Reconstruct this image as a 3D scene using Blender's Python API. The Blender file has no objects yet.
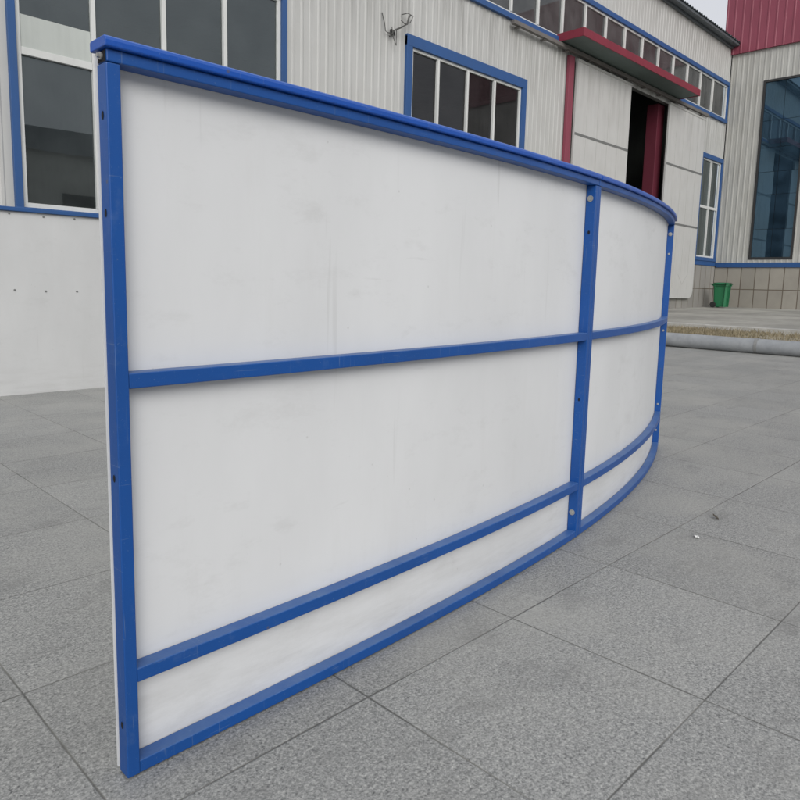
import bpy, bmesh, math, random
from mathutils import Vector, Matrix
random.seed(7)
SC = bpy.context.scene
COL = SC.collection

# ------------------------------------------------------------------ materials
def mat(name):
    m = bpy.data.materials.new(name); m.use_nodes = True
    nt = m.node_tree; b = nt.nodes['Principled BSDF']
    return m, nt, b
def N(nt, t, **kw):
    n = nt.nodes.new(t)
    for k, v in kw.items():
        if k in n.inputs: n.inputs[k].default_value = v
        else: setattr(n, k, v)
    return n
def L(nt, a, b): nt.links.new(a, b)
def ramp(nt, fac, stops):
    r = nt.nodes.new('ShaderNodeValToRGB'); e = r.color_ramp.elements
    while len(e) < len(stops): e.new(0.5)
    for k, (p, c) in enumerate(stops):
        e[k].position = p; e[k].color = (*c, 1) if len(c) == 3 else c
    L(nt, fac, r.inputs[0]); return r.outputs[0]
def mixc(nt, fac, a, b, mode='MIX'):
    m = nt.nodes.new('ShaderNodeMix'); m.data_type = 'RGBA'; m.blend_type = mode
    for s, v in ((m.inputs[0], fac), (m.inputs[6], a), (m.inputs[7], b)):
        if hasattr(v, 'is_output'): L(nt, v, s)
        elif isinstance(v, (int, float)): s.default_value = v
        else: s.default_value = (*v, 1)
    return m.outputs[2]
def math_(nt, op, a, b=None):
    m = nt.nodes.new('ShaderNodeMath'); m.operation = op
    for s, v in ((m.inputs[0], a), (m.inputs[1], b)):
        if v is None: continue
        if hasattr(v, 'is_output'): L(nt, v, s)
        else: s.default_value = v
    return m.outputs[0]
def coords(nt, scale=(1, 1, 1)):
    tc = nt.nodes.new('ShaderNodeTexCoord'); mp = nt.nodes.new('ShaderNodeMapping')
    mp.inputs['Scale'].default_value = scale; L(nt, tc.outputs['Object'], mp.inputs[0]); return mp.outputs[0]
def noise(nt, vec, scale, detail=4, rough=0.55):
    n = N(nt, 'ShaderNodeTexNoise', Scale=scale, Detail=detail, Roughness=rough); L(nt, vec, n.inputs['Vector']); return n.outputs[0]
def bump(nt, b, h, strength, dist):
    bp = N(nt, 'ShaderNodeBump', Strength=strength, Distance=dist); L(nt, h, bp.inputs['Height']); L(nt, bp.outputs[0], b.inputs['Normal'])

def painted(name, col, rough=0.4, dirt=0.15, dcol=None, streak=True, spec=0.5, big=1.2):
    m, nt, b = mat(name)
    v = coords(nt); vs = coords(nt, (6, 6, 0.5))
    n1 = noise(nt, v, big, 6); n2 = noise(nt, vs, 1.6, 5)
    f = ramp(nt, n1, [(0.42, (0, 0, 0)), (0.75, (1, 1, 1))])
    f2 = ramp(nt, n2, [(0.45, (0, 0, 0)), (0.8, (1, 1, 1))])
    dc = dcol or tuple(c * 0.55 for c in col)
    c = mixc(nt, math_(nt, 'MULTIPLY', f, dirt), col, dc)
    if streak: c = mixc(nt, math_(nt, 'MULTIPLY', f2, dirt), c, dc)
    L(nt, c, b.inputs['Base Color'])
    r = N(nt, 'ShaderNodeMapRange'); L(nt, n1, r.inputs[0]); r.inputs[3].default_value = rough - 0.08; r.inputs[4].default_value = rough + 0.15
    L(nt, r.outputs[0], b.inputs['Roughness']); b.inputs['Specular IOR Level'].default_value = spec
    return m

M = {}
M['clad'] = painted('off_white_cladding', (0.50, 0.502, 0.485), 0.5, 0.22, (0.35, 0.345, 0.32))
M['clad_wing'] = painted('wing_cladding', (0.47, 0.47, 0.44), 0.5, 0.30, (0.27, 0.26, 0.22))
M['door'] = painted('door_sheet', (0.55, 0.55, 0.535), 0.45, 0.25, (0.36, 0.35, 0.33))
M['seam'] = painted('door_seam', (0.17, 0.175, 0.17), 0.6, 0.2)
def blue_paint(name, col, dark, rough):
    m, nt, b = mat(name); v = coords(nt)
    n1 = noise(nt, v, 2.6, 6, 0.6)
    c = mixc(nt, math_(nt, 'MULTIPLY', ramp(nt, n1, [(0.40, (0, 0, 0)), (0.72, (1, 1, 1))]), 0.55), col, dark)
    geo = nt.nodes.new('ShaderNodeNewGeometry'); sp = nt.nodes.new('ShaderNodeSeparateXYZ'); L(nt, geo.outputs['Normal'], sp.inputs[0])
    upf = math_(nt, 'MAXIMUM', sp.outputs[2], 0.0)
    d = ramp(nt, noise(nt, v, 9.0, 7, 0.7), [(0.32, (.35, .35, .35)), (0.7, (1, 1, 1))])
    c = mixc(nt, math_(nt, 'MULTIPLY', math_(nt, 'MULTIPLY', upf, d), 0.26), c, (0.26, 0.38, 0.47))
    # dust film, scuffs and fine scratches through the paint
    c = mixc(nt, math_(nt, 'MULTIPLY', ramp(nt, noise(nt, v, 17, 8, 0.75), [(0.56, (0, 0, 0)), (0.75, (1, 1, 1))]), 0.16), c, (0.20, 0.27, 0.38))
    for rot, sc in (((.5, .9, .3), (230, 230, 7)), ((1.2, .2, .8), (260, 9, 260)), ((.2, .4, 1.3), (9, 240, 240))):
        tc = nt.nodes.new('ShaderNodeTexCoord'); mp = nt.nodes.new('ShaderNodeMapping'); mp.inputs['Rotation'].default_value = rot; mp.inputs['Scale'].default_value = sc
        L(nt, tc.outputs['Object'], mp.inputs[0])
        c = mixc(nt, math_(nt, 'MULTIPLY', ramp(nt, noise(nt, mp.outputs[0], 1.0, 2, 0.4), [(0.70, (0, 0, 0)), (0.76, (1, 1, 1))]), 0.28), c, (0.20, 0.27, 0.36))
    ch = N(nt, 'ShaderNodeTexVoronoi', Scale=11.0); L(nt, v, ch.inputs['Vector'])
    c = mixc(nt, math_(nt, 'MULTIPLY', ramp(nt, ch.outputs['Distance'], [(0.035, (1, 1, 1)), (0.05, (0, 0, 0))]), 0.6), c, (0.10, 0.09, 0.08))
    L(nt, c, b.inputs['Base Color'])
    r = N(nt, 'ShaderNodeMapRange'); L(nt, n1, r.inputs[0]); r.inputs[3].default_value = rough - .08; r.inputs[4].default_value = rough + .22
    L(nt, r.outputs[0], b.inputs['Roughness']); b.inputs['Specular IOR Level'].default_value = 0.45
    bump(nt, b, noise(nt, v, 60, 3), 0.04, 0.004)
    return m
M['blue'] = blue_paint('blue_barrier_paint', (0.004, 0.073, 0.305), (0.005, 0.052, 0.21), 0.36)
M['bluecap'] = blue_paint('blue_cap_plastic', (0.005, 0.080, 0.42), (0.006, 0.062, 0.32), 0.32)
M['bluewin'] = painted('blue_window_paint', (0.022, 0.088, 0.26), 0.45, 0.35, (0.03, 0.07, 0.16))
M['red'] = painted('red_sheet', (0.25, 0.050, 0.080), 0.5, 0.35, (0.17, 0.04, 0.06))
M['redcan'] = painted('red_canopy_paint', (0.22, 0.025, 0.045), 0.5, 0.30)
M['redcol'] = painted('dark_red_column', (0.13, 0.018, 0.035), 0.6, 0.3)
M['under'] = painted('canopy_underside', (0.11, 0.145, 0.135), 0.6, 0.3)
M['roof'] = painted('grey_roof_sheet', (0.09, 0.11, 0.12), 0.5, 0.3)
M['white'] = painted('white_window_frame', (0.66, 0.67, 0.65), 0.4, 0.2)
M['alu'] = painted('grey_aluminium', (0.45, 0.45, 0.43), 0.45, 0.2)
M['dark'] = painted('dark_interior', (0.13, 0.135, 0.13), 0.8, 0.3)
M['darkmetal'] = painted('dark_steel', (0.03, 0.03, 0.03), 0.5, 0.2)
M['rail'] = painted('track_steel', (0.16, 0.15, 0.14), 0.5, 0.4)
M['zinc'] = painted('zinc_bolt', (0.45, 0.45, 0.43), 0.35, 0.3)
M['zinc'].node_tree.nodes['Principled BSDF'].inputs['Metallic'].default_value = 0.6
M['hole'] = painted('black_hole', (0.006, 0.006, 0.008), 0.9, 0.0)
M['bin'] = painted('green_bin_plastic', (0.018, 0.165, 0.068), 0.55, 0.5)
M['rubber'] = painted('black_rubber', (0.02, 0.02, 0.02), 0.8, 0.1)
M['paper'] = painted('white_paper', (0.8, 0.8, 0.78), 0.8, 0.05)
M['curtain'] = painted('grey_green_curtain', (0.20, 0.215, 0.19), 0.8, 0.3)
M['reflection_panel'] = painted('pale_reflection', (0.50, 0.53, 0.50), 0.6, 0.25)  # bright window reflection put into a pale base colour
M['opp'] = painted('opposite_wall', (0.80, 0.77, 0.69), 0.7, 0.3)
M['leaf'] = painted('dead_leaf', (0.12, 0.105, 0.085), 0.8, 0.3)
M['cable'] = painted('weathered_cable', (0.09, 0.09, 0.085), 0.7, 0.2)
M['wood'] = painted('pallet_wood', (0.22, 0.16, 0.10), 0.8, 0.4)
M['yellow'] = painted('yellow_kick_plastic', (0.62, 0.42, 0.07), 0.4, 0.2)

def add_wall_dirt(m, z0, z1, amount):
    nt = m.node_tree; b = nt.nodes['Principled BSDF']; src = b.inputs['Base Color'].links[0].from_socket
    sp = nt.nodes.new('ShaderNodeSeparateXYZ'); L(nt, coords(nt), sp.inputs[0])
    mr = N(nt, 'ShaderNodeMapRange'); L(nt, sp.outputs[2], mr.inputs[0]); mr.inputs[1].default_value = z0; mr.inputs[2].default_value = z1
    k = ramp(nt, mr.outputs[0], [(0.0, (0, 0, 0)), (0.96, (1, 1, 1)), (1.0, (0, 0, 0))])
    st = ramp(nt, noise(nt, coords(nt, (4.5, 4.5, .35)), 1.0, 7, 0.7), [(0.44, (0, 0, 0)), (0.66, (1, 1, 1))])
    c = mixc(nt, math_(nt, 'MULTIPLY', math_(nt, 'MULTIPLY', k, st), amount), src, (0.15, 0.145, 0.13))
    L(nt, c, b.inputs['Base Color'])
add_wall_dirt(M['clad'], 5.6, 7.58, 0.6); add_wall_dirt(M['clad'], 9.3, 10.45, 0.35); add_wall_dirt(M['clad_wing'], 2.1, 10.2, 0.3); add_wall_dirt(M['door'], 5.6, 7.3, 0.35)
def panel_mat(name='white_barrier_sheet', base=(0.72, 0.728, 0.732)):
    m, nt, b = mat(name)
    v = coords(nt)
    big = noise(nt, coords(nt, (1.0, 1.0, 0.45)), 1.1, 6, 0.6)
    c = mixc(nt, ramp(nt, big, [(0.40, (0, 0, 0)), (0.72, (1, 1, 1))]), base, tuple(x * 0.88 for x in base))
    # smudgy scuffs
    sm = noise(nt, coords(nt, (2.2, 2.2, 5.0)), 2.3, 8, 0.7)
    c = mixc(nt, math_(nt, 'MULTIPLY', ramp(nt, sm, [(0.60, (0, 0, 0)), (0.76, (1, 1, 1))]), 0.28), c, (0.46, 0.46, 0.45))
    # faint rain streaks
    st = noise(nt, coords(nt, (9, 9, 0.9)), 1.3, 7, 0.7)
    c = mixc(nt, math_(nt, 'MULTIPLY', ramp(nt, st, [(0.55, (0, 0, 0)), (0.8, (1, 1, 1))]), 0.13), c, (0.52, 0.51, 0.48))
    # splash dirt towards the foot and under the cap
    sep = nt.nodes.new('ShaderNodeSeparateXYZ'); L(nt, v, sep.inputs[0])
    low = N(nt, 'ShaderNodeMapRange'); L(nt, sep.outputs[2], low.inputs[0])
    low.inputs[1].default_value = 0.30; low.inputs[2].default_value = 0.02; low.inputs[3].default_value = 0; low.inputs[4].default_value = 1
    sp = noise(nt, coords(nt, (1.6, 1.6, 11)), 2.2, 8, 0.72)
    fac = math_(nt, 'MULTIPLY', low.outputs[0], ramp(nt, sp, [(0.42, (0, 0, 0)), (0.70, (1, 1, 1))]))
    c = mixc(nt, math_(nt, 'MULTIPLY', fac, 0.38), c, (0.40, 0.395, 0.38))
    # small dark flecks
    fl = N(nt, 'ShaderNodeTexVoronoi', Scale=14.0); L(nt, v, fl.inputs['Vector'])
    c = mixc(nt, math_(nt, 'MULTIPLY', ramp(nt, fl.outputs['Distance'], [(0.03, (1, 1, 1)), (0.055, (0, 0, 0))]), 0.25), c, (0.3, 0.3, 0.29))
    for rot, sc, th in (((.3, .5, .2), (16, 16, .9), .69), ((.2, 1.1, .4), (26, 26, 1.3), .71), ((.9, .1, .1), (3, 30, 30), .72)):
        tc = nt.nodes.new('ShaderNodeTexCoord'); mp = nt.nodes.new('ShaderNodeMapping'); mp.inputs['Rotation'].default_value = rot; mp.inputs['Scale'].default_value = sc
        L(nt, tc.outputs['Object'], mp.inputs[0])
        c = mixc(nt, math_(nt, 'MULTIPLY', ramp(nt, noise(nt, mp.outputs[0], 1.0, 3, 0.5), [(th, (0, 0, 0)), (th + .05, (1, 1, 1))]), 0.20), c, (0.40, 0.40, 0.39))
    # smeared patches (handling marks)
    hm = noise(nt, coords(nt, (1.6, 1.6, 3.4)), 1.4, 9, 0.78)
    c = mixc(nt, math_(nt, 'MULTIPLY', ramp(nt, hm, [(0.55, (0, 0, 0)), (0.66, (1, 1, 1))]), 0.17), c, (0.44, 0.44, 0.43))
    L(nt, c, b.inputs['Base Color'])
    b.inputs['Roughness'].default_value = 0.42; b.inputs['Specular IOR Level'].default_value = 0.4
    bump(nt, b, noise(nt, v, 1.6, 3), 0.10, 0.05)
    return m
M['panel'] = panel_mat()

def glass(name, tint, trans, refl=1.0, ior=1.55, film=0.08, fcol=(0.35, 0.36, 0.34)):
    m = bpy.data.materials.new(name); m.use_nodes = True; nt = m.node_tree; nt.nodes.clear()
    out = nt.nodes.new('ShaderNodeOutputMaterial')
    tr = nt.nodes.new('ShaderNodeBsdfTransparent'); tr.inputs[0].default_value = (*trans, 1)
    gl = nt.nodes.new('ShaderNodeBsdfGlossy'); gl.inputs[0].default_value = (*tint, 1); gl.inputs['Roughness'].default_value = 0.012
    fr = nt.nodes.new('ShaderNodeFresnel'); fr.inputs[0].default_value = ior
    v = coords(nt)
    bp = N(nt, 'ShaderNodeBump', Strength=0.012, Distance=0.05); L(nt, noise(nt, v, 0.9, 2), bp.inputs['Height'])
    L(nt, bp.outputs[0], gl.inputs['Normal'])
    mx = nt.nodes.new('ShaderNodeMixShader'); L(nt, math_(nt, 'MULTIPLY', fr.outputs[0], refl), mx.inputs[0])
    # dust film
    df = nt.nodes.new('ShaderNodeBsdfDiffuse'); df.inputs[0].default_value = (*fcol, 1)
    m2 = nt.nodes.new('ShaderNodeMixShader')
    L(nt, math_(nt, 'MULTIPLY', ramp(nt, noise(nt, v, 1.7, 5), [(0.3, (0.35, .35, .35)), (0.8, (1, 1, 1))]), film), m2.inputs[0])
    L(nt, tr.outputs[0], mx.inputs[1]); L(nt, gl.outputs[0], mx.inputs[2])
    L(nt, mx.outputs[0], m2.inputs[1]); L(nt, df.outputs[0], m2.inputs[2]); L(nt, m2.outputs[0], out.inputs[0])
    return m
M['glass'] = glass('window_glass', (0.80, 0.90, 0.92), (0.80, 0.84, 0.83), 1.0, 2.0, 0.11, (0.34, 0.385, 0.39))
M['glass_dark'] = glass('dark_window_glass', (0.8, 0.82, 0.84), (0.7, 0.7, 0.7), 1.0, 1.5, 0.07, (0.34, 0.33, 0.34))
M['glass_dusty'] = glass('dusty_window_glass', (0.85, 0.90, 0.92), (0.6, 0.64, 0.62), 1.0, 1.6, 0.32, (0.33, 0.33, 0.33))
M['glass_blue'] = glass('blue_tinted_glass', (0.42, 0.70, 0.92), (0.06, 0.12, 0.17), 1.0, 2.5, 0.30, (0.09, 0.18, 0.28))

def granite():
    m, nt, b = mat('granite_paving')
    v = coords(nt)
    sep = nt.nodes.new('ShaderNodeSeparateXYZ'); L(nt, v, sep.inputs[0])
    # slightly wandering joints
    wob = noise(nt, v, 0.7, 2)
    def cell(o, off, size, k):
        t = math_(nt, 'DIVIDE', math_(nt, 'SUBTRACT', math_(nt, 'ADD', o, math_(nt, 'MULTIPLY', math_(nt, 'SUBTRACT', wob, 0.5), k)), off), size)
        fl = math_(nt, 'FLOOR', t); fr = math_(nt, 'SUBTRACT', t, fl)
        d = math_(nt, 'MULTIPLY', math_(nt, 'MINIMUM', fr, math_(nt, 'SUBTRACT', 1.0, fr)), size)
        return fl, d
    fx, dx = cell(sep.outputs[0], 1.080, 0.598, 0.012)
    fy, dy = cell(sep.outputs[1], 0.569, 0.578, 0.010)
    d = math_(nt, 'MINIMUM', dx, dy)
    comb = nt.nodes.new('ShaderNodeCombineXYZ'); L(nt, fx, comb.inputs[0]); L(nt, fy, comb.inputs[1])
    wn = nt.nodes.new('ShaderNodeTexWhiteNoise'); wn.noise_dimensions = '2D'; L(nt, comb.outputs[0], wn.inputs['Vector'])
    # speckle: two grain sizes
    g1 = noise(nt, v, 135, 3, 0.65); g2 = noise(nt, v, 230, 2, 0.6); g3 = noise(nt, v, 55, 3, 0.6)
    g = math_(nt, 'ADD', math_(nt, 'ADD', math_(nt, 'MULTIPLY', g1, 0.5), math_(nt, 'MULTIPLY', g2, 0.3)), math_(nt, 'MULTIPLY', g3, 0.2))
    c = ramp(nt, g, [(0.36, (0.070, 0.072, 0.071)), (0.46, (0.215, 0.218, 0.21)), (0.54, (0.325, 0.327, 0.312)), (0.66, (0.55, 0.545, 0.515))])
    # tile to tile tone
    tone = N(nt, 'ShaderNodeMapRange'); L(nt, wn.outputs[0], tone.inputs[0]); tone.inputs[3].default_value = 0.93; tone.inputs[4].default_value = 1.07
    tc = nt.nodes.new('ShaderNodeCombineColor')
    for k in range(3): L(nt, tone.outputs[0], tc.inputs[k])
    c = mixc(nt, 1.0, c, tc.outputs[0], 'MULTIPLY')
    # stains and dusty patches
    s1 = noise(nt, v, 1.3, 7, 0.62); s2 = noise(nt, coords(nt, (1, 1.6, 1)), 3.7, 6, 0.65)
    c = mixc(nt, math_(nt, 'MULTIPLY', ramp(nt, s1, [(0.44, (0, 0, 0)), (0.68, (1, 1, 1))]), 0.50), c, (0.39, 0.385, 0.352))
    c = mixc(nt, math_(nt, 'MULTIPLY', ramp(nt, s2, [(0.54, (0, 0, 0)), (0.70, (1, 1, 1))]), 0.45), c, (0.155, 0.155, 0.147))
    s3 = noise(nt, coords(nt, (2.2, 1.3, 1)), 2.1, 7, 0.7)
    c = mixc(nt, math_(nt, 'MULTIPLY', ramp(nt, s3, [(0.64, (0, 0, 0)), (0.72, (1, 1, 1))]), 0.40), c, (0.48, 0.475, 0.44))
    # joints
    jn = noise(nt, v, 5.0, 3)
    jw = math_(nt, 'MULTIPLY', jn, 0.0036)
    jf = N(nt, 'ShaderNodeMapRange'); L(nt, math_(nt, 'SUBTRACT', d, jw), jf.inputs[0]); jf.inputs[1].default_value = -0.0012; jf.inputs[2].default_value = 0.0016; jf.inputs[3].default_value = 1; jf.inputs[4].default_value = 0
    jcol = mixc(nt, ramp(nt, noise(nt, v, 2.2, 3), [(0.45, (0, 0, 0)), (0.7, (1, 1, 1))]), (0.075, 0.074, 0.066), (0.23, 0.225, 0.20))
    c = mixc(nt, math_(nt, 'MULTIPLY', jf.outputs[0], 0.9), c, jcol)
    L(nt, c, b.inputs['Base Color'])
    b.inputs['Roughness'].default_value = 0.5; b.inputs['Specular IOR Level'].default_value = 0.6
    h = math_(nt, 'SUBTRACT', math_(nt, 'MULTIPLY', g1, 0.25), jf.outputs[0])
    bump(nt, b, h, 0.35, 0.004)
    return m
M['granite'] = granite()

def rough_mat(name, c1, c2, scale, c3=None, rough=0.85):
    m, nt, b = mat(name); v = coords(nt)
    n1 = noise(nt, v, scale, 8, 0.65); n2 = noise(nt, v, scale * 9, 5, 0.6)
    c = mixc(nt, ramp(nt, n1, [(0.38, (0, 0, 0)), (0.66, (1, 1, 1))]), c1, c2)
    c = mixc(nt, math_(nt, 'MULTIPLY', ramp(nt, n2, [(0.4, (0, 0, 0)), (0.7, (1, 1, 1))]), 0.45), c, c3 or tuple(x * 0.6 for x in c1))
    L(nt, c, b.inputs['Base Color']); b.inputs['Roughness'].default_value = rough
    bump(nt, b, n2, 0.3, 0.02)
    return m
M['concrete'] = rough_mat('apron_concrete', (0.26, 0.255, 0.23), (0.44, 0.43, 0.385), 0.55, (0.22, 0.215, 0.195))
M['kerb'] = rough_mat('kerb_stone', (0.22, 0.225, 0.225), (0.29, 0.29, 0.28), 1.2, (0.16, 0.165, 0.17))
M['pole'] = rough_mat('pole_concrete', (0.27, 0.285, 0.30), (0.36, 0.37, 0.375), 0.9, (0.19, 0.20, 0.21), 0.6)
M['kerbtop'] = rough_mat('kerb_top_stone', (0.42, 0.415, 0.39), (0.52, 0.51, 0.48), 1.6, (0.32, 0.31, 0.29))
M['soil'] = rough_mat('dry_soil', (0.28, 0.245, 0.18), (0.34, 0.31, 0.24), 1.1, (0.17, 0.14, 0.08))
M['grass'] = rough_mat('dry_grass_blades', (0.30, 0.25, 0.165), (0.23, 0.20, 0.14), 2.0, (0.22, 0.20, 0.09))

def tiles_mat(name, axis, size, zj, off, base):
    m, nt, b = mat(name); v = coords(nt)
    sep = nt.nodes.new('ShaderNodeSeparateXYZ'); L(nt, v, sep.inputs[0])
    t = math_(nt, 'DIVIDE', math_(nt, 'SUBTRACT', sep.outputs[axis], off), size)
    fl = math_(nt, 'FLOOR', t); fr = math_(nt, 'SUBTRACT', t, fl)
    dx = math_(nt, 'MULTIPLY', math_(nt, 'MINIMUM', fr, math_(nt, 'SUBTRACT', 1.0, fr)), size)
    dz = math_(nt, 'ABSOLUTE', math_(nt, 'SUBTRACT', sep.outputs[2], zj))
    d = math_(nt, 'MINIMUM', dx, dz)
    j = N(nt, 'ShaderNodeMapRange'); L(nt, d, j.inputs[0]); j.inputs[1].default_value = 0.012; j.inputs[2].default_value = 0.022; j.inputs[3].default_value = 1; j.inputs[4].default_value = 0
    comb = nt.nodes.new('ShaderNodeCombineXYZ'); L(nt, fl, comb.inputs[0]); L(nt, math_(nt, 'GREATER_THAN', sep.outputs[2], zj), comb.inputs[1])
    wn = nt.nodes.new('ShaderNodeTexWhiteNoise'); wn.noise_dimensions = '2D'; L(nt, comb.outputs[0], wn.inputs['Vector'])
    c = mixc(nt, wn.outputs[0], tuple(x * 0.9 for x in base), tuple(x * 1.1 for x in base))
    c = mixc(nt, math_(nt, 'MULTIPLY', ramp(nt, noise(nt, v, 1.8, 6), [(0.4, (0, 0, 0)), (0.7, (1, 1, 1))]), 0.4), c, tuple(x * 0.72 for x in base))
    c = mixc(nt, j.outputs[0], c, (0.13, 0.105, 0.08))
    L(nt, c, b.inputs['Base Color']); b.inputs['Roughness'].default_value = 0.4
    bump(nt, b, math_(nt, 'SUBTRACT', 1.0, j.outputs[0]), 0.3, 0.01)
    return m
M['dado_x'] = tiles_mat('dado_tile_hall', 0, 0.52, 1.13, 0.2, (0.31, 0.30, 0.28))
M['dado_y'] = tiles_mat('dado_tile_wing', 1, 0.52, 1.13, 0.06, (0.33, 0.31, 0.27))

# ------------------------------------------------------------------ geometry helpers
def box(bm, x0, x1, y0, y1, z0, z1):
    vs = [bm.verts.new((x, y, z)) for z in (z0, z1) for y in (y0, y1) for x in (x0, x1)]
    for f in ((0, 2, 3, 1), (4, 5, 7, 6), (0, 1, 5, 4), (2, 6, 7, 3), (0, 4, 6, 2), (1, 3, 7, 5)):
        bm.faces.new([vs[i] for i in f])
def quad(bm, *ps):
    bm.faces.new([bm.verts.new(p) for p in ps])
def obj(name, bm, m, parent=None, bevel=0, smooth=False, recalc=True):
    me = bpy.data.meshes.new(name)
    if recalc: bmesh.ops.recalc_face_normals(bm, faces=bm.faces)
    bm.to_mesh(me); bm.free()
    o = bpy.data.objects.new(name, me); COL.objects.link(o)
    for mm in (m if isinstance(m, (list, tuple)) else [m]): me.materials.append(mm)
    if parent:
        o.parent = parent
        o.matrix_parent_inverse = Matrix.Translation(-parent_world(parent))
    if bevel:
        bv = o.modifiers.new('bevel', 'BEVEL'); bv.width = bevel; bv.segments = 2; bv.limit_method = 'ANGLE'; bv.angle_limit = math.radians(40)
        bv.harden_normals = True
    if smooth:
        for p in me.polygons: p.use_smooth = True
    return o
def parent_world(p):
    return p.location.copy() if p.type == 'EMPTY' else Vector((0, 0, 0))
def obox(name, x0, x1, y0, y1, z0, z1, m, parent=None, bevel=0):
    bm = bmesh.new(); box(bm, x0, x1, y0, y1, z0, z1); return obj(name, bm, m, parent, bevel)
def thing(name, label, cat, loc=(0, 0, 0), group=None):
    o = bpy.data.objects.new(name, None); COL.objects.link(o); o.location = loc
    o.empty_display_size = 0.2
    o['label'] = label; o['category'] = cat
    if group: o['group'] = group
    return o
def tag(o, label, cat, group=None):
    o['label'] = label; o['category'] = cat
    if group: o['group'] = group
    return o
def struct(o): o['kind'] = 'structure'; return o
def tube(bm, pts, r, seg=8):
    rings = []
    for i, p in enumerate(pts):
        p = Vector(p); a = Vector(pts[max(i - 1, 0)]); c = Vector(pts[min(i + 1, len(pts) - 1)])
        t = (c - a).normalized(); u = t.orthogonal().normalized(); w = t.cross(u)
        rings.append([bm.verts.new(p + (u * math.cos(k * 2 * math.pi / seg) + w * math.sin(k * 2 * math.pi / seg)) * r) for k in range(seg)])
    for A, B in zip(rings, rings[1:]):
        for k in range(seg): bm.faces.new((A[k], A[(k + 1) % seg], B[(k + 1) % seg], B[k]))
    bm.faces.new(rings[0][::-1]); bm.faces.new(rings[-1])
def disc(bm, c, n, r, h, seg=14):
    tube(bm, [Vector(c), Vector(c) + Vector(n).normalized() * h], r, seg)

# ------------------------------------------------------------------ ground
bm = bmesh.new(); quad(bm, (-600, -600, 0), (600, -600, 0), (600, 600, 0), (-600, 600, 0))
struct(obj('pavement', bm, M['granite']))

# raised apron in front of the wing, planting bed and kerbs (parallel to the wing, x = const)
Y0, Y1 = -14.0, 10.97
bm = bmesh.new()
for x0, x1, z0, z1 in ((16.02, 22.0, .255, .33), (22.0, 29.18, .33, .42)):
    quad(bm, (x0, Y0, z0), (x1, Y0, z1), (x1, Y1, z1), (x0, Y1, z0))
quad(bm, (16.02, Y1, .002), (29.18, Y1, .002), (29.18, Y1, .42), (16.02, Y1, .235))
struct(obj('apron', bm, M['concrete']))
bm = bmesh.new(); y = Y0
while y < Y1 - 0.05:
    yy = min(y + 1.0, Y1); dz = random.uniform(-.005, .005)
    box(bm, 15.72, 16.0, y + .004, yy - .004, .12, .275 + dz)
    y = yy
struct(obj('kerb_edging', bm, M['kerbtop'], bevel=.01))
bm = bmesh.new()
ny, nx = 60, 12
g = [[bm.verts.new((12.62 + (15.715 - 12.62) * i / nx, Y0 + (Y1 - Y0) * j / ny, -.004 if i == 0 else .02 + .15 * min(1, i / 5) + random.uniform(-.02, .025))) for i in range(nx + 1)] for j in range(ny + 1)]
for j in range(ny):
    for i in range(nx): bm.faces.new((g[j][i], g[j][i + 1], g[j + 1][i + 1], g[j + 1][i]))
struct(obj('soil', bm, M['soil']))
pole = thing('concrete_pole', 'long pale grey concrete pole lying on the paving before the grass strip', 'pole', (12.42, 3, .125))
bm = bmesh.new()
tube(bm, [(12.42 + .012 * math.sin(k * .7), -9 + k * .95, .1255 + .004 * math.sin(k * 1.3)) for k in range(20)], .125, 28)
po = obj('shaft', bm, M['pole'], pole)
for p_ in po.data.polygons: p_.use_smooth = len(p_.vertices) == 4
for yq in (-6.2, -1.4, 3.85, 8.3):
    bm = bmesh.new(); tube(bm, [(12.42, yq, .1265), (12.42, yq + .05, .1265)], .1305, 28); obj('collar', bm, M['kerb'], pole)
# dry grass in the bed
bm = bmesh.new()
def blades(cx, cy, n, spread, hmin, hmax, zb=.17):
    for _ in range(n):
        x = min(max(cx + random.gauss(0, spread), 12.66), 15.66) if zb < .2 else cx + random.gauss(0, spread)
        yq = cy + random.gauss(0, spread); h = random.uniform(hmin, hmax); a = random.uniform(0, 6.28); w = .006
        lx, ly = random.gauss(0, .5) * h, random.gauss(0, .5) * h
        ca, sa = math.cos(a) * w, math.sin(a) * w
        bm.faces.new([bm.verts.new(p) for p in ((x - ca, yq - sa, zb), (x + ca, yq + sa, zb), (x + lx * .45 + ca * .7, yq + ly * .45 + sa * .7, zb + h * .65), (x + lx * .45 - ca * .7, yq + ly * .45 - sa * .7, zb + h * .65))])
        bm.faces.new([bm.verts.new(p) for p in ((x + lx * .45 - ca * .7, yq + ly * .45 - sa * .7, zb + h * .65), (x + lx * .45 + ca * .7, yq + ly * .45 + sa * .7, zb + h * .65), (x + lx, yq + ly, zb + h))])
for _ in range(620):
    blades(random.uniform(13.6, 15.6), random.choice((random.uniform(2.4, 8.5), random.gauss(6.2, .8))), 13, random.uniform(.05, .2), .02, random.uniform(.05, .13))
o = obj('dry_grass', bm, M['grass']); o['kind'] = 'stuff'
tag(o, 'dry straw coloured grass in the kerbed bed before the wing', 'grass')

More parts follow.
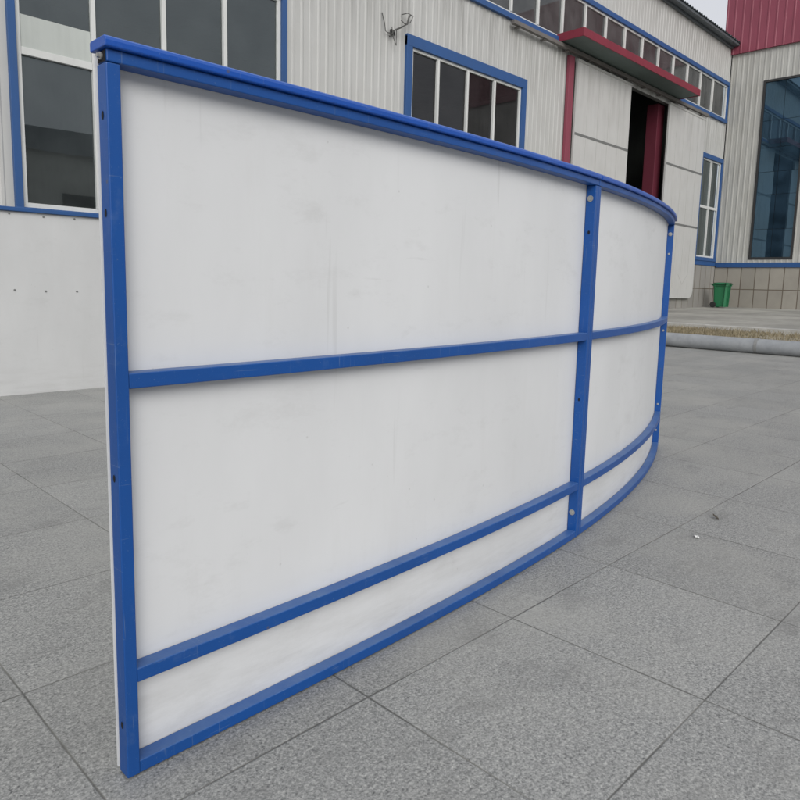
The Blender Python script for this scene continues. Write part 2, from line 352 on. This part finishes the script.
# ------------------------------------------------------------------ factory hall (front wall in the plane y = 11)
YF = 11.0; XC = 29.15; ZE = 10.45
hall = thing('factory_hall', 'off white corrugated factory hall with blue window frames and sliding door', 'building', (12, YF, 0))
HOLES = [(3.31, 7.94, 1.92, 6.27), (11.10, 15.50, 1.92, 6.27), (20.55, 24.2, 0.3, 7.34), (27.0, 29.07, 2.24, 6.18), (8.81, 29.05, 7.60, 9.08)]
def ribbed(bm, u0, u1, z0, z1, holes, put, period=.2, depth=.024):
    """vertical trapezoid ribs between u0 and u1 leaving the holes open; put(u, d, z) gives the point"""
    us = []
    k = math.floor(u0 / period)
    while k * period < u1 + period:
        b = k * period
        us += [(b, 0), (b + .105, 0), (b + .125, depth), (b + .165, depth), (b + .185, 0)]; k += 1
    def d_at(u):
        for (a, da), (b, db) in zip(us, us[1:]):
            if a <= u <= b: return da + (db - da) * (u - a) / max(b - a, 1e-9)
        return 0
    cuts = sorted({u for u, _ in us if u0 < u < u1} | {u0, u1} | {h[i] for h in holes for i in (0, 1) if u0 < h[i] < u1})
    for a, b in zip(cuts, cuts[1:]):
        if b - a < 1e-6: continue
        mid = (a + b) / 2; zs = [(z0, z1)]
        for h in holes:
            if h[0] < mid < h[1]:
                nz = []
                for p, q in zs:
                    if h[2] > p: nz.append((p, min(q, h[2])))
                    if h[3] < q: nz.append((max(p, h[3]), q))
                zs = [(p, q) for p, q in nz if q - p > 1e-4]
        for p, q in zs: quad(bm, put(a, d_at(a), p), put(b, d_at(b), p), put(b, d_at(b), q), put(a, d_at(a), q))
bm = bmesh.new()
ribbed(bm, -8, 17.3, 1.88, ZE, HOLES, lambda u, d, z: (u, YF - d, z), .2, .011)
ribbed(bm, 17.3, XC, 2.22, ZE, HOLES, lambda u, d, z: (u, YF - d, z), .2, .011)
obj('wall', bm, M['clad'], hall)
# inner lining, back wall, sides, floor: a closed dark hall
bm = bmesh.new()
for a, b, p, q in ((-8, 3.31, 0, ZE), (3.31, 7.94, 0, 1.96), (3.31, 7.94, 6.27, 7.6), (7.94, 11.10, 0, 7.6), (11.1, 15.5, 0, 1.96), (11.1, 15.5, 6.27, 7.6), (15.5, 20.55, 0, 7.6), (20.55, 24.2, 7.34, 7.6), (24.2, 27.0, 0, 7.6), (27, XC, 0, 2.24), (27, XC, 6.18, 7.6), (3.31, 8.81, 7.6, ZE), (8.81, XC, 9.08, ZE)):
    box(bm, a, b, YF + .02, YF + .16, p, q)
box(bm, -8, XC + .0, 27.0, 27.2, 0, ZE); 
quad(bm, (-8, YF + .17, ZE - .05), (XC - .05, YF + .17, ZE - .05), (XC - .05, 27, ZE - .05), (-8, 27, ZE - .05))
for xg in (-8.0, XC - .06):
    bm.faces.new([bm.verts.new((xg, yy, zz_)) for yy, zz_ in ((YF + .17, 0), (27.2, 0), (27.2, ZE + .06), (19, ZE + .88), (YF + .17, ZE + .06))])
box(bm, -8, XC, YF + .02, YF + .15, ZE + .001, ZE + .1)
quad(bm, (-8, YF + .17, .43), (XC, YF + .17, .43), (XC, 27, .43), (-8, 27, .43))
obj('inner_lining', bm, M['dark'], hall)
# dado
bm = bmesh.new(); box(bm, -8, 17.3, YF - .03, YF + .015, 0.005, 1.69); box(bm, 17.302, 20.55, YF - .03, YF + .015, 0.005, 2.21); box(bm, 24.2, XC - .005, YF - .03, YF + .015, .005, 2.03)
obj('dado', bm, M['dado_x'], hall)
bm = bmesh.new(); box(bm, -8, 17.3, YF - .06, YF + .01, 1.70, 1.87); box(bm, 26.85, XC - .03, YF - .06, YF + .01, 2.035, 2.215)
obj('sill_band', bm, M['bluewin'], hall, .006)
# roof with an overhanging corrugated eave
bm = bmesh.new()
prev = None; u = -8.4
while u < XC - .04:
    for du, dz in ((0, 0), (.07, 0), (.1, .045), (.17, .045)):
        x = min(u + du, XC - .04)
        cur = [(x, YF - .34, ZE + .07 + dz), (x, 19.0, ZE + .9 + dz), (x, 27.4, ZE + .07 + dz)]
        if prev:
            quad(bm, prev[0], cur[0], cur[1], prev[1]); quad(bm, prev[1], cur[1], cur[2], prev[2])
        prev = cur
    u += .2
obj('roof', bm, M['roof'], hall)
bm = bmesh.new(); box(bm, -8.3, XC - .05, YF - .30, YF - .02, ZE - .02, ZE + .06); obj('eave_soffit', bm, M['roof'], hall)
bm = bmesh.new(); box(bm, -8.3, XC - .05, YF - .10, YF - .03, ZE - .09, ZE - .025); obj('eave_trim', bm, M['roof'], hall)

def window(parent, x0, x1, z0, z1, mull, head=.2, side=.12, foot=.1, transom=None, yf=YF, proud=.07, mw=.065, gm=None):
    """blue surround proud of the wall, white mullions, one pane per bay"""
    bm = bmesh.new()
    box(bm, x0 - .02, x0 + side, yf - proud, yf + .05, z0, z1)
    box(bm, x1 - side, x1 + .02, yf - proud, yf + .05, z0, z1)
    box(bm, x0 - .02, x1 + .02, yf - proud - .003, yf + .05, z1 - head, z1 + .03)
    box(bm, x0 - .02, x1 + .02, yf - proud - .02, yf + .05, z0 - .03, z0 + foot)
    w = obj('window', bm, M['bluewin'], parent, .005)
    gm = gm or M['glass']
    xs = [x0 + side] + list(mull) + [x1 - side]
    zz = [z0 + foot] + (list(transom) if transom else []) + [z1 - head]
    bm = bmesh.new()
    box(bm, xs[0] + .001, xs[0] + .07, yf - .015, yf + .045, zz[0], zz[-1]); box(bm, xs[-1] - .07, xs[-1] - .001, yf - .015, yf + .045, zz[0], zz[-1])
    box(bm, xs[0] + .07, xs[-1] - .07, yf - .012, yf + .044, zz[0], zz[0] + .07); box(bm, xs[0] + .07, xs[-1] - .07, yf - .012, yf + .044, zz[-1] - .06, zz[-1])
    obj('sash_frame', bm, M['white'], w, .004)
    for x in mull: obox('mullion', x - mw / 2, x + mw / 2, yf - .03, yf + .04, zz[0] + .071, zz[-1] - .061, M['white'], w, .004)
    if transom:
        for z in transom:
            for a, b in zip(xs, xs[1:]): obox('transom', a + .071, b - .034, yf - .025, yf + .038, z - .05, z + .05, M['white'], w, .004)
    for a, b in zip(xs, xs[1:]):
        for p, q in zip(zz, zz[1:]):
            bm = bmesh.new(); t = random.uniform(-.004, .004); s = random.uniform(-.004, .004)
            quad(bm, (a + .01, yf + .03 + t, p), (b - .01, yf + .03 - t, p), (b - .01, yf + .03 - t + s, q), (a + .01, yf + .03 + t + s, q))
            obj('pane', bm, gm, w, recalc=False)
    return w
wbig = window(hall, 3.31, 7.94, 1.92, 6.27, [4.475, 5.595, 6.705], side=.085, foot=.05, transom=[4.12])
obox('reflection_panel', 3.47, 4.435, YF + .004, YF + .02, 4.175, 4.61, M['reflection_panel'], wbig)  # pale panel added before the glass, imitates a bright reflection
window(hall, 11.10, 15.50, 1.92, 6.27, [12.15, 13.19, 14.23], side=.16, transom=[4.12], gm=M['glass_dark'])
w3 = window(hall, 27.0, 29.07, 2.24, 6.18, [28.05], side=.10, head=.14, transom=[4.25])
bm = bmesh.new()     # gathered curtain behind the narrow window
pr = None
for k in range(85):
    x = 27.08 + k * .0226
    cu = ((x, YF + .12 + .03 * math.sin(k * .9) + .015 * math.sin(k * 2.3), 2.3), (x, YF + .12 + .025 * math.sin(k * .9 + .5), 6.1))
    if pr: quad(bm, pr[0], cu[0], cu[1], pr[1])
    pr = cu
obj('curtain', bm, M['curtain'], w3, smooth=True)
window(hall, 8.81, 29.05, 7.60, 9.08, [28.75 - 1.165 * k for k in range(17, 0, -1)], side=.06, head=.11, foot=.10, mw=.075, gm=M['glass_dusty'])

# sliding door, canopy, track
def door_leaf(x0, x1, z0, z1, rounded):
    bm = bmesh.new()
    n = 5; r = .34
    pts = [(x0, z0)]
    if rounded:
        for k in range(7):
            a = -math.pi / 2 + k * math.pi / 12
            pts.append((x1 - r + r * math.cos(a), z0 + r + r * math.sin(a)))
    else: pts.append((x1, z0))
    pts += [(x1, z1), (x0, z1)]
    F = [bm.verts.new((x, YF - .16, z)) for x, z in pts]; B = [bm.verts.new((x, YF - .09, z)) for x, z in pts]
    bm.faces.new(F); bm.faces.new(B[::-1])
    for k in range(len(F)): bm.faces.new((F[k], B[k], B[(k + 1) % len(F)], F[(k + 1) % len(F)]))
    o = obj('sliding_door', bm, M['door'], hall, .006)
    for z in (5.34, 3.38):
        obox('seam_strip', x0 + .01, x1 - .01, YF - .166, YF - .155, z - .035, z + .035, M['seam'], o)
    bm = bmesh.new(); x = x0 + .62
    while x < x1 - .2:
        for a, b in ((z0 + .36, 3.33), (3.43, 5.29), (5.39, z1 - .05)): box(bm, x - .008, x + .008, YF - .163, YF - .155, a, b)
        x += .62
    obj('panel_joint', bm, M['alu'], o)
    bm = bmesh.new(); box(bm, x0, x1, YF - .172, YF - .162, z1 - .07, z1); obj('top_trim', bm, M['alu'], o)
    return o
door_leaf(17.76, 20.95, .74, 7.34, False)
dr = door_leaf(23.74, 26.80, .74, 7.34, True)
bm = bmesh.new()      # faint chevron mark on the lower right of the leaf
for sx in (-1, 1):
    quad(bm, (25.75, YF - .1625, 1.25), (25.79, YF - .1625, 1.25), (25.79 + sx * .42, YF - .1625, 1.62), (25.75 + sx * .42, YF - .1625, 1.62))
obj('chevron_mark', bm, M['alu'], dr)
obox('door_jamb', 17.40, 17.66, YF - .12, YF - .026, .42, 7.36, M['red'], hall, .008)
obox('inner_column', 23.62, 24.1, YF + .20, YF + .6, .435, 7.33, M['redcol'], hall, .01)
bm = bmesh.new(); box(bm, 14.68, 27.0, YF - .20, YF - .10, 7.43, 7.53)
for k in range(11): box(bm, 14.9 + k * 1.15, 15.0 + k * 1.15, YF - .17, YF - .026, 7.40, 7.428)
obj('door_track', bm, M['rail'], hall, .006)
bm = bmesh.new()
yo = YF - .82
# soffit slopes up a little to the front
quad(bm, (16.88, YF - .03, 7.57), (24.42, YF - .03, 7.57), (24.42, yo, 7.58), (16.88, yo, 7.58))
obj('canopy_soffit', bm, M['under'], hall)
bm = bmesh.new(); box(bm, 16.84, 24.46, yo - .03, yo, 7.56, 7.77); box(bm, 16.84, 16.87, yo, YF - .03, 7.56, 7.77); box(bm, 24.43, 24.46, yo, YF - .03, 7.56, 7.77)
box(bm, 16.87, 24.43, yo, YF - .03, 7.735, 7.765)
cn = obj('canopy', bm, M['redcan'], hall, .004)

# torn off wiring on the wall
hk = thing('wall_cable', 'loose black cables hanging from the hall wall beside the second window', 'cable', (10.7, YF - .05, 6.1))
bm = bmesh.new()
tube(bm, [(10.36, YF - .03, 6.52), (10.37, YF - .10, 6.30), (10.40, YF - .10, 6.16), (10.50, YF - .06, 6.16), (10.62, YF - .05, 6.18)], .011, 6)
tube(bm, [(10.55, YF - .06, 6.10), (10.66, YF - .12, 6.24), (10.80, YF - .16, 6.32), (10.95, YF - .18, 6.42), (11.02, YF - .16, 6.58), (11.13, YF - .10, 6.66)], .019, 6)
tube(bm, [(10.62, YF - .06, 6.30), (10.60, YF - .14, 6.05), (10.66, YF - .16, 5.93), (10.72, YF - .10, 6.12), (10.74, YF - .08, 6.28)], .010, 6)
tube(bm, [(10.90, YF - .05, 6.62), (11.0, YF - .14, 6.66), (11.16, YF - .15, 6.64), (11.10, YF - .12, 6.50), (10.96, YF - .10, 6.44), (10.86, YF - .08, 6.50)], .010, 6)
obj('cable', bm, M['cable'], hk)
bm = bmesh.new(); box(bm, 10.60, 10.72, YF - .06, YF - .025, 6.16, 6.26); obj('bracket', bm, M['darkmetal'], hk)

# ------------------------------------------------------------------ wing (front wall in the plane x = 29.2)
XW = 29.2
wing = thing('office_wing', 'pale corrugated wing with red fascia and tall blue glass', 'building', (XW, 6, 0))
bm = bmesh.new()
GH = (8.17, 9.72, 2.30, 9.0)
ribbed(bm, -2, YF - .03, 2.18, 10.2, [GH], lambda u, d, z: (XW - d, u, z), .2, .011)
obj('wall', bm, M['clad_wing'], wing)
bm = bmesh.new(); box(bm, XW - .03, XW + .3, -2, YF - .035, .38, 1.985); obj('dado', bm, M['dado_y'], wing)
obox('sill_band', XW - .075, XW + .05, -2, YF - .065, 1.99, 2.175, M['bluewin'], wing, .006)
YE = -2.0
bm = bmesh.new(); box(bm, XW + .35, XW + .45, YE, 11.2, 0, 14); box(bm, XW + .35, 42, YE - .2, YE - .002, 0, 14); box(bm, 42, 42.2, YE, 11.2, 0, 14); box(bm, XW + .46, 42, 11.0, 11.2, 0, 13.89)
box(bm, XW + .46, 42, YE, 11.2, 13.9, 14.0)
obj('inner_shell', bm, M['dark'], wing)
# red ribbed fascia
bm = bmesh.new()
ribbed(bm, -2, 11.28, 10.15, 14.2, [], lambda u, d, z: (XW - .12 - d, u, z), .3, .016)
box(bm, XW - .118, XW + .3, -2, 11.27, 10.16, 10.19); quad(bm, (XW - .12, 11.28, 10.5), (XW + .34, 11.28, 10.5), (XW + .34, 11.28, 14.2), (XW - .12, 11.28, 14.2))
obj('fascia', bm, M['red'], wing)
# tall glazing
bm = bmesh.new(); a, b, p, q = GH
for r in ((a - .01, a + .07, p, q), (b - .07, b + .01, p, q), (a + .07, b - .07, p - .0, p + .08), (a + .07, b - .07, q - .08, q)):
    box(bm, XW - .03, XW + .06, r[0], r[1], r[2], r[3])
gz = obj('glazing', bm, M['darkmetal'], wing)
zs = [p + .08, 3.45, 4.75, 5.6, 6.5, 7.5, q - .08]; ys = [a + .07, 8.95, b - .07]
for i in range(2):
    for j in range(6):
        bm = bmesh.new(); t = random.uniform(-.0015, .0015); s = random.uniform(-.0015, .0015)
        quad(bm, (XW + .02 + t + s, ys[i] + .006, zs[j + 1] - .006), (XW + .02 - t + s, ys[i + 1] - .006, zs[j + 1] - .006), (XW + .02 - t, ys[i + 1] - .006, zs[j] + .006), (XW + .02 + t, ys[i] + .006, zs[j] + .006))
        obj('pane', bm, M['glass_blue'], gz, recalc=False)
bm = bmesh.new(); quad(bm, (XW + .05, a, p), (XW + .05, b, p), (XW + .05, b, q), (XW + .05, a, q)); obj('pane_joint', bm, M['darkmetal'], gz)

# ------------------------------------------------------------------ building across the yard, seen only in the window glass
opp = thing('yard_shed', 'long beige shed with a dark roof across the yard, mirrored in the windows', 'building', (10, -34, 0))
bm = bmesh.new(); box(bm, -60, 70, -46, -34, 0, 10.3); obj('wall', bm, M['opp'], opp)
bm = bmesh.new()
vs = [bm.verts.new(p_) for p_ in ((-61, -33.5, 10.1), (71, -33.5, 10.1), (71, -40, 13.0), (-61, -40, 13.0), (-61, -46.5, 10.1), (71, -46.5, 10.1))]
bm.faces.new((vs[0], vs[1], vs[2], vs[3])); bm.faces.new((vs[3], vs[2], vs[5], vs[4])); bm.faces.new((vs[0], vs[3], vs[4])); bm.faces.new((vs[1], vs[5], vs[2]))
obj('roof', bm, M['roof'], opp)
for k in range(20): obox('window', -55 + k * 6.2, -52.4 + k * 6.2, -33.99, -33.9, 2.6, 7.2, M['darkmetal'], opp)

# ------------------------------------------------------------------ rink barrier sections
def cubic(x):
    """front line of the frame on the ground, a smooth bend that tightens to the far end"""
    P = [(0.45, 1.262), (0.964, 1.267), (1.45, 1.284), (2.05, 1.327), (2.43, 1.372), (2.79, 1.434), (3.36, 1.560), (3.868, 1.716), (4.272, 1.869), (4.6, 2.01)]
    # natural-looking smooth: weighted quadratic-cubic least squares is stored as coefficients
    return C[0] + C[1] * x + C[2] * x * x + C[3] * x ** 3
def fit():
    P = [(0.45, 1.262), (0.536, 1.268), (0.727, 1.268), (0.964, 1.268), (1.357, 1.284), (2.105, 1.331), (2.432, 1.374), (2.781, 1.434), (3.392, 1.562), (3.868, 1.716), (4.272, 1.869)]
    A = [[0.0] * 5 for _ in range(4)]
    for x, y in P:
        r = [1, x, x * x, x ** 3]
        for i in range(4):
            for j in range(4): A[i][j] += r[i] * r[j]
            A[i][4] += r[i] * y
    for i in range(4):
        pv = A[i][i]
        A[i] = [v / pv for v in A[i]]
        for k in range(4):
            if k != i: A[k] = [a - A[k][i] * b for a, b in zip(A[k], A[i])]
    return [A[i][4] for i in range(4)]
C = fit()
# arc length table
XS = [0.40 + i * 0.005 for i in range(900)]
SS = [0.0]
for a, b in zip(XS, XS[1:]): SS.append(SS[-1] + math.hypot(b - a, cubic(b) - cubic(a)))
def s_of_x(x): i = min(max(int((x - .40) / .005), 0), len(XS) - 2); return SS[i] + (SS[i + 1] - SS[i]) * (x - XS[i]) / .005
def at(s, n, z):
    import bisect
    i = min(max(bisect.bisect(SS, s) - 1, 0), len(SS) - 2)
    x = XS[i] + .005 * (s - SS[i]) / (SS[i + 1] - SS[i])
    d = C[1] + 2 * C[2] * x + 3 * C[3] * x * x; l = math.hypot(1, d)
    return Vector((x - n * d / l, cubic(x) + n / l, z * (1 + .006 * s)))
def sweep(prof, s0, s1, seg):
    """closed profile of (n, z) swept along the bend"""
    bm = bmesh.new(); rings = []
    for k in range(seg + 1):
        s = s0 + (s1 - s0) * k / seg
        rings.append([bm.verts.new(at(s, n, z)) for n, z in prof])
    for A, B in zip(rings, rings[1:]):
        for k in range(len(prof)): bm.faces.new((A[k], A[(k + 1) % len(prof)], B[(k + 1) % len(prof)], B[k]))
    bm.faces.new(rings[0]); bm.faces.new(rings[-1][::-1])
    return bm
def rect(n0, n1, z0, z1): return [(n0, z0), (n1, z0), (n1, z1), (n0, z1)]
D = .038          # depth of the steel frame
PW = .026         # width of a post
def section(label, s0, s1, cap_head=.006, cap_tail=0.0):
    base = at((s0 + s1) / 2, 0, 0)
    t = thing('barrier_section', label, 'rink barrier', base, 'bolted rink barrier sections')
    bm = sweep([(D + .001, .012), (D + .007, .012), (D + .007, 1.392), (D + .001, 1.392)], s0 - .002, s1 + .001, 48)
    obj('panel', bm, M['panel'], t)
    posts = []
    for a, b in ((s0, s0 + PW), (s1 - PW, s1)):
        bm = sweep(rect(0, D, .004, 1.373), a, b, 1); posts.append(obj('post', bm, M['blue'], t, .0025))
    for z0, z1 in ((.004, .031), (.200, .230), (.792, .822)):
        bm = sweep(rect(.001, D - .001, z0, z1), s0 + PW, s1 - PW, 44); obj('rail', bm, M['blue'], t, .0025)
    bm = sweep(rect(-.002, D - .001, 1.3735, 1.395), s0 + .001, s1 - .001, 46); tr = obj('top_rail', bm, M['blue'], t, .0025)
    # plastic cap with a rounded nose
    pr = [(-.011, 1.3955), (D + .012, 1.3955), (D + .014, 1.397), (D + .014, 1.411), (D + .011, 1.414), (-.008, 1.414), (-.012, 1.411), (-.0135, 1.406), (-.013, 1.397)]
    bm = sweep(pr, s0 - cap_head, s1 + cap_tail, 46); obj('cap_rail', bm, M['bluecap'], t, .002)
    return t, posts, tr
sA0 = s_of_x(.535); sJ = s_of_x(2.452); sB1 = s_of_x(4.315)
secA, pA, trA = section('long blue framed white barrier section, nearest one with the exposed end post', sA0, sJ - .001, .006, -.003)
secB, pB, trB = section('curved far blue framed white barrier section bolted beyond the first one', sJ + .001, sB1, -.003, .004)
def bolt(post, s, z, big, n=.020):
    p = at(s, n, z); q = at(s - .01, n, z); d = q - p
    bm = bmesh.new(); r = .0115 if big else .0065
    disc(bm, p, d, r, .003, 16); disc(bm, p + d.normalized() * .003, d, r * .6, .005, 6)
    obj('bolt', bm, M['zinc'], post)
def hole(post, s, z, r=.006, n=.019):
    p = at(s, n, z); d = at(s - .01, n, z) - p
    bm = bmesh.new(); c = p + d.normalized() * .0006
    up = Vector((0, 0, 1)); sd = d.normalized().cross(up)
    bm.faces.new([bm.verts.new(c + sd * r * .8 * math.cos(k * math.pi / 8) + up * r * 1.25 * math.sin(k * math.pi / 8)) for k in range(16)])
    obj('bolt_hole', bm, M['hole'], post)
for z in (1.285, 1.115, .62, .112): hole(pA[0], sA0, z)
bm = bmesh.new()      # open black end of the top rail with its fixing
c = at(sA0 + .001, 0, 0); e = at(sA0 + .001, 1, 0) - at(sA0 + .001, 0, 0); out = at(sA0, 0, 0) - at(sA0 + .01, 0, 0); out.normalize(); out *= .0008
bm.faces.new([bm.verts.new(c + out + e * n + Vector((0, 0, z))) for n, z in ((.001, 1.3755), (.034, 1.3755), (.034, 1.394), (.001, 1.394))])
obj('tube_end', bm, M['hole'], trA)
bolt(trA, sA0 - .0001, 1.385, False, .018)
bolt(pA[1], sJ - .001 - PW, 1.325, True); hole(pA[1], sJ - .001 - PW, 1.20); bolt(pA[1], sJ - .001 - PW, .105, True)
hole(pA[1], sJ - .001 - PW, .56, .005)
bolt(pB[1], sB1 - PW, 1.318, True); bolt(pB[1], sB1 - PW, 1.20, False); bolt(pB[1], sB1 - PW, .735, False); bolt(pB[1], sB1 - PW, .25 + .025, False); bolt(pB[1], sB1 - PW, .11, False)

# barrier standing farther back on the left, its white inner side towards us
yb = 6.35
bb = thing('barrier_section', 'white barrier wall at the back, standing below the big hall window', 'rink barrier', (1.9, yb, 0), 'bolted rink barrier sections')
bm = bmesh.new(); box(bm, -.10, 3.9, yb, yb + .014, .0, 1.52); obj('panel', bm, panel_mat('white_back_barrier_sheet', (0.60, 0.605, 0.60)), bb)
obox('cap_rail', -.10, 3.9, yb - .03, yb + .08, 1.522, 1.556, M['bluewin'], bb, .006)
for x in (-.08, 1.9, 3.83): obox('post', x, x + .05, yb + .016, yb + .062, .0, 1.52, M['blue'], bb)
for a, b in ((-.028, 1.898), (1.952, 3.828)):
    for z in (0.01, .22, .85, 1.47): obox('rail', a, b, yb + .018, yb + .060, z, z + .04, M['blue'], bb)
for k in range(14):
    for z in (1.497, .875):
        bm = bmesh.new(); disc(bm, (.35 + k * .252 + random.uniform(-.012, .012), yb - .0005, z + random.uniform(-.006, .006)), (0, -1, 0), .0085, .004, 10); obj('screw', bm, M['seam'], bb)

# ------------------------------------------------------------------ wheelie bin
bx, by, bz = 28.1, 10.22, .41
wb = thing('wheelie_bin', 'green plastic wheeled bin standing by the tiled corner', 'bin', (bx, by, bz))
bm = bmesh.new()
def ring(hw, hd, z, cyo=0):
    r = .06
    return [bm.verts.new((bx + sx * (hw - (0 if k == (1 if sx * sy > 0 else 0) else r)) , by + cyo + sy * (hd - (r if k == (1 if sx * sy > 0 else 0) else 0)), bz + z)) for sx, sy in ((-1, -1), (1, -1), (1, 1), (-1, 1)) for k in ((0, 1))]
R_ = [ring(.215, .225, .03), ring(.235, .245, .50), ring(.25, .26, .82), ring(.275, .285, .825), ring(.275, .285, .88), ring(.25, .26, .882)]
for A, B in zip(R_, R_[1:]):
    for k in range(8): bm.faces.new((A[k], A[(k + 1) % 8], B[(k + 1) % 8], B[k]))
bm.faces.new(R_[0]); bm.faces.new(R_[-1])
obj('body', bm, M['bin'], wb)
bm = bmesh.new(); R_ = [ring(.285, .30, .886), ring(.29, .305, .91), ring(.25, .26, .95), ring(.12, .14, .965)]
for A, B in zip(R_, R_[1:]):
    for k in range(8): bm.faces.new((A[k], A[(k + 1) % 8], B[(k + 1) % 8], B[k]))
bm.faces.new(R_[0]); bm.faces.new(R_[-1])
obj('lid', bm, M['bin'], wb)
bm = bmesh.new(); tube(bm, [(bx - .2, by + .28, bz + .86), (bx - .2, by + .38, bz + .90), (bx + .2, by + .38, bz + .90), (bx + .2, by + .28, bz + .86)], .02, 8); obj('handle', bm, M['bin'], wb)
for sx in (-1, 1):
    bm = bmesh.new(); disc(bm, (bx + sx * .225, by + .22, bz + .11), (sx, 0, 0), .11, .06, 18); obj('wheel', bm, M['rubber'], wb)

# ------------------------------------------------------------------ litter
def scrap(x, y, sx, sy, a, label):
    bm = bmesh.new(); n = 4
    g = [[bm.verts.new((sx * (i / n - .5), sy * (j / n - .5), .004 + random.uniform(0, .008))) for i in range(n + 1)] for j in range(n + 1)]
    for j in range(n):
        for i in range(n): bm.faces.new((g[j][i], g[j][i + 1], g[j + 1][i + 1], g[j + 1][i]))
    o = obj('paper_scrap', bm, M['paper']); o.location = (x, y, 0); o.rotation_euler.z = a
    tag(o, label, 'litter')
scrap(2.81, 1.04, .024, .016, .7, 'small white paper scrap on paving right of the barrier, the brightest speck')
def leaf(x, y, l, a, label):
    bm = bmesh.new(); P = []
    for k in range(7):
        t = k / 6; w_ = l * .22 * math.sin(math.pi * min(1, t * 1.05)) ** .8
        P.append((bm.verts.new((l * (t - .5), -w_, .006 + .012 * t * t)), bm.verts.new((l * (t - .5), 0, .003 + .008 * t * t)), bm.verts.new((l * (t - .5), w_, .008 + .010 * t))))
    for A, B in zip(P, P[1:]):
        bm.faces.new((A[0], B[0], B[1], A[1])); bm.faces.new((A[1], B[1], B[2], A[2]))
    o = obj('dead_leaf', bm, M['leaf']); o.location = (x, y, 0); o.rotation_euler.z = a
    tag(o, label, 'leaf')
leaf(3.12, 1.08, .040, 1.0, 'small dark dead leaf on the right paving near the white scrap')

# ------------------------------------------------------------------ camera
f, th, ro, py, az = 693.13, 0.133082, 0.0238745, 377.43, 0.777805
cam = bpy.data.cameras.new('camera'); co = bpy.data.objects.new('camera', cam); COL.objects.link(co)
fw = Vector((math.cos(az) * math.cos(th), math.sin(az) * math.cos(th), -math.sin(th)))
rt = Vector((math.sin(az), -math.cos(az), 0)); up = rt.cross(fw)
c, s = math.cos(ro), math.sin(ro)
X = rt * c + up * s; Yv = -rt * s + up * c; Z = -fw
co.matrix_world = Matrix(((X.x, Yv.x, Z.x, 0), (X.y, Yv.y, Z.y, 0), (X.z, Yv.z, Z.z, 1.0), (0, 0, 0, 1)))
cam.sensor_width = 36; cam.lens = f / 800 * 36; cam.shift_y = (py - 400) / 800
cam.clip_start = .05; cam.clip_end = 3000
SC.camera = co

# ------------------------------------------------------------------ light: overcast day
EL, RO = math.radians(30), math.radians(215)
w = bpy.data.worlds.new('World'); SC.world = w; w.use_nodes = True; nt = w.node_tree
bg = nt.nodes['Background']; sky = nt.nodes.new('ShaderNodeTexSky'); sky.sky_type = 'NISHITA'; sky.sun_disc = False
sky.sun_elevation = EL; sky.sun_rotation = RO; sky.air_density = 1.0; sky.dust_density = 4.0; sky.ozone_density = 1.0
hs = nt.nodes.new('ShaderNodeHueSaturation'); hs.inputs['Saturation'].default_value = 0.16
nt.links.new(sky.outputs[0], hs.inputs['Color']); tc = nt.nodes.new('ShaderNodeTexCoord'); sp = nt.nodes.new('ShaderNodeSeparateXYZ'); nt.links.new(tc.outputs['Generated'], sp.inputs[0])
mr = nt.nodes.new('ShaderNodeMapRange'); nt.links.new(sp.outputs[2], mr.inputs[0]); mr.inputs[1].default_value = 0; mr.inputs[2].default_value = 1; mr.inputs[3].default_value = .95; mr.inputs[4].default_value = 1.2
vm = nt.nodes.new('ShaderNodeVectorMath'); vm.operation = 'SCALE'; mx = nt.nodes.new('ShaderNodeMix'); mx.data_type = 'RGBA'; mx.inputs[0].default_value = 0.6; nt.links.new(hs.outputs[0], mx.inputs[6]); mx.inputs[7].default_value = (5.6, 5.75, 6.2, 1)
nt.links.new(mx.outputs[2], vm.inputs[0]); nt.links.new(mr.outputs[0], vm.inputs['Scale'])
nt.links.new(vm.outputs[0], bg.inputs[0]); bg.inputs[1].default_value = 0.138
sd = bpy.data.lights.new('sun', 'SUN'); sd.energy = 1.2; sd.angle = math.radians(32); sd.color = (1, .97, .93)
so = bpy.data.objects.new('sun', sd); COL.objects.link(so)
# sky sun_rotation is measured from +Y, clockwise seen from above
sdir = Vector((math.sin(RO) * math.cos(EL), math.cos(RO) * math.cos(EL), math.sin(EL)))
so.rotation_euler = sdir.to_track_quat('Z', 'Y').to_euler(); so.location = (0, 0, 20)
SC.view_settings.view_transform = 'Standard'; SC.view_settings.look = 'None'; SC.view_settings.exposure = 0; SC.view_settings.gamma = 1
SC.cycles.use_denoising = True
SC.cycles.max_bounces = 8; SC.cycles.transparent_max_bounces = 8
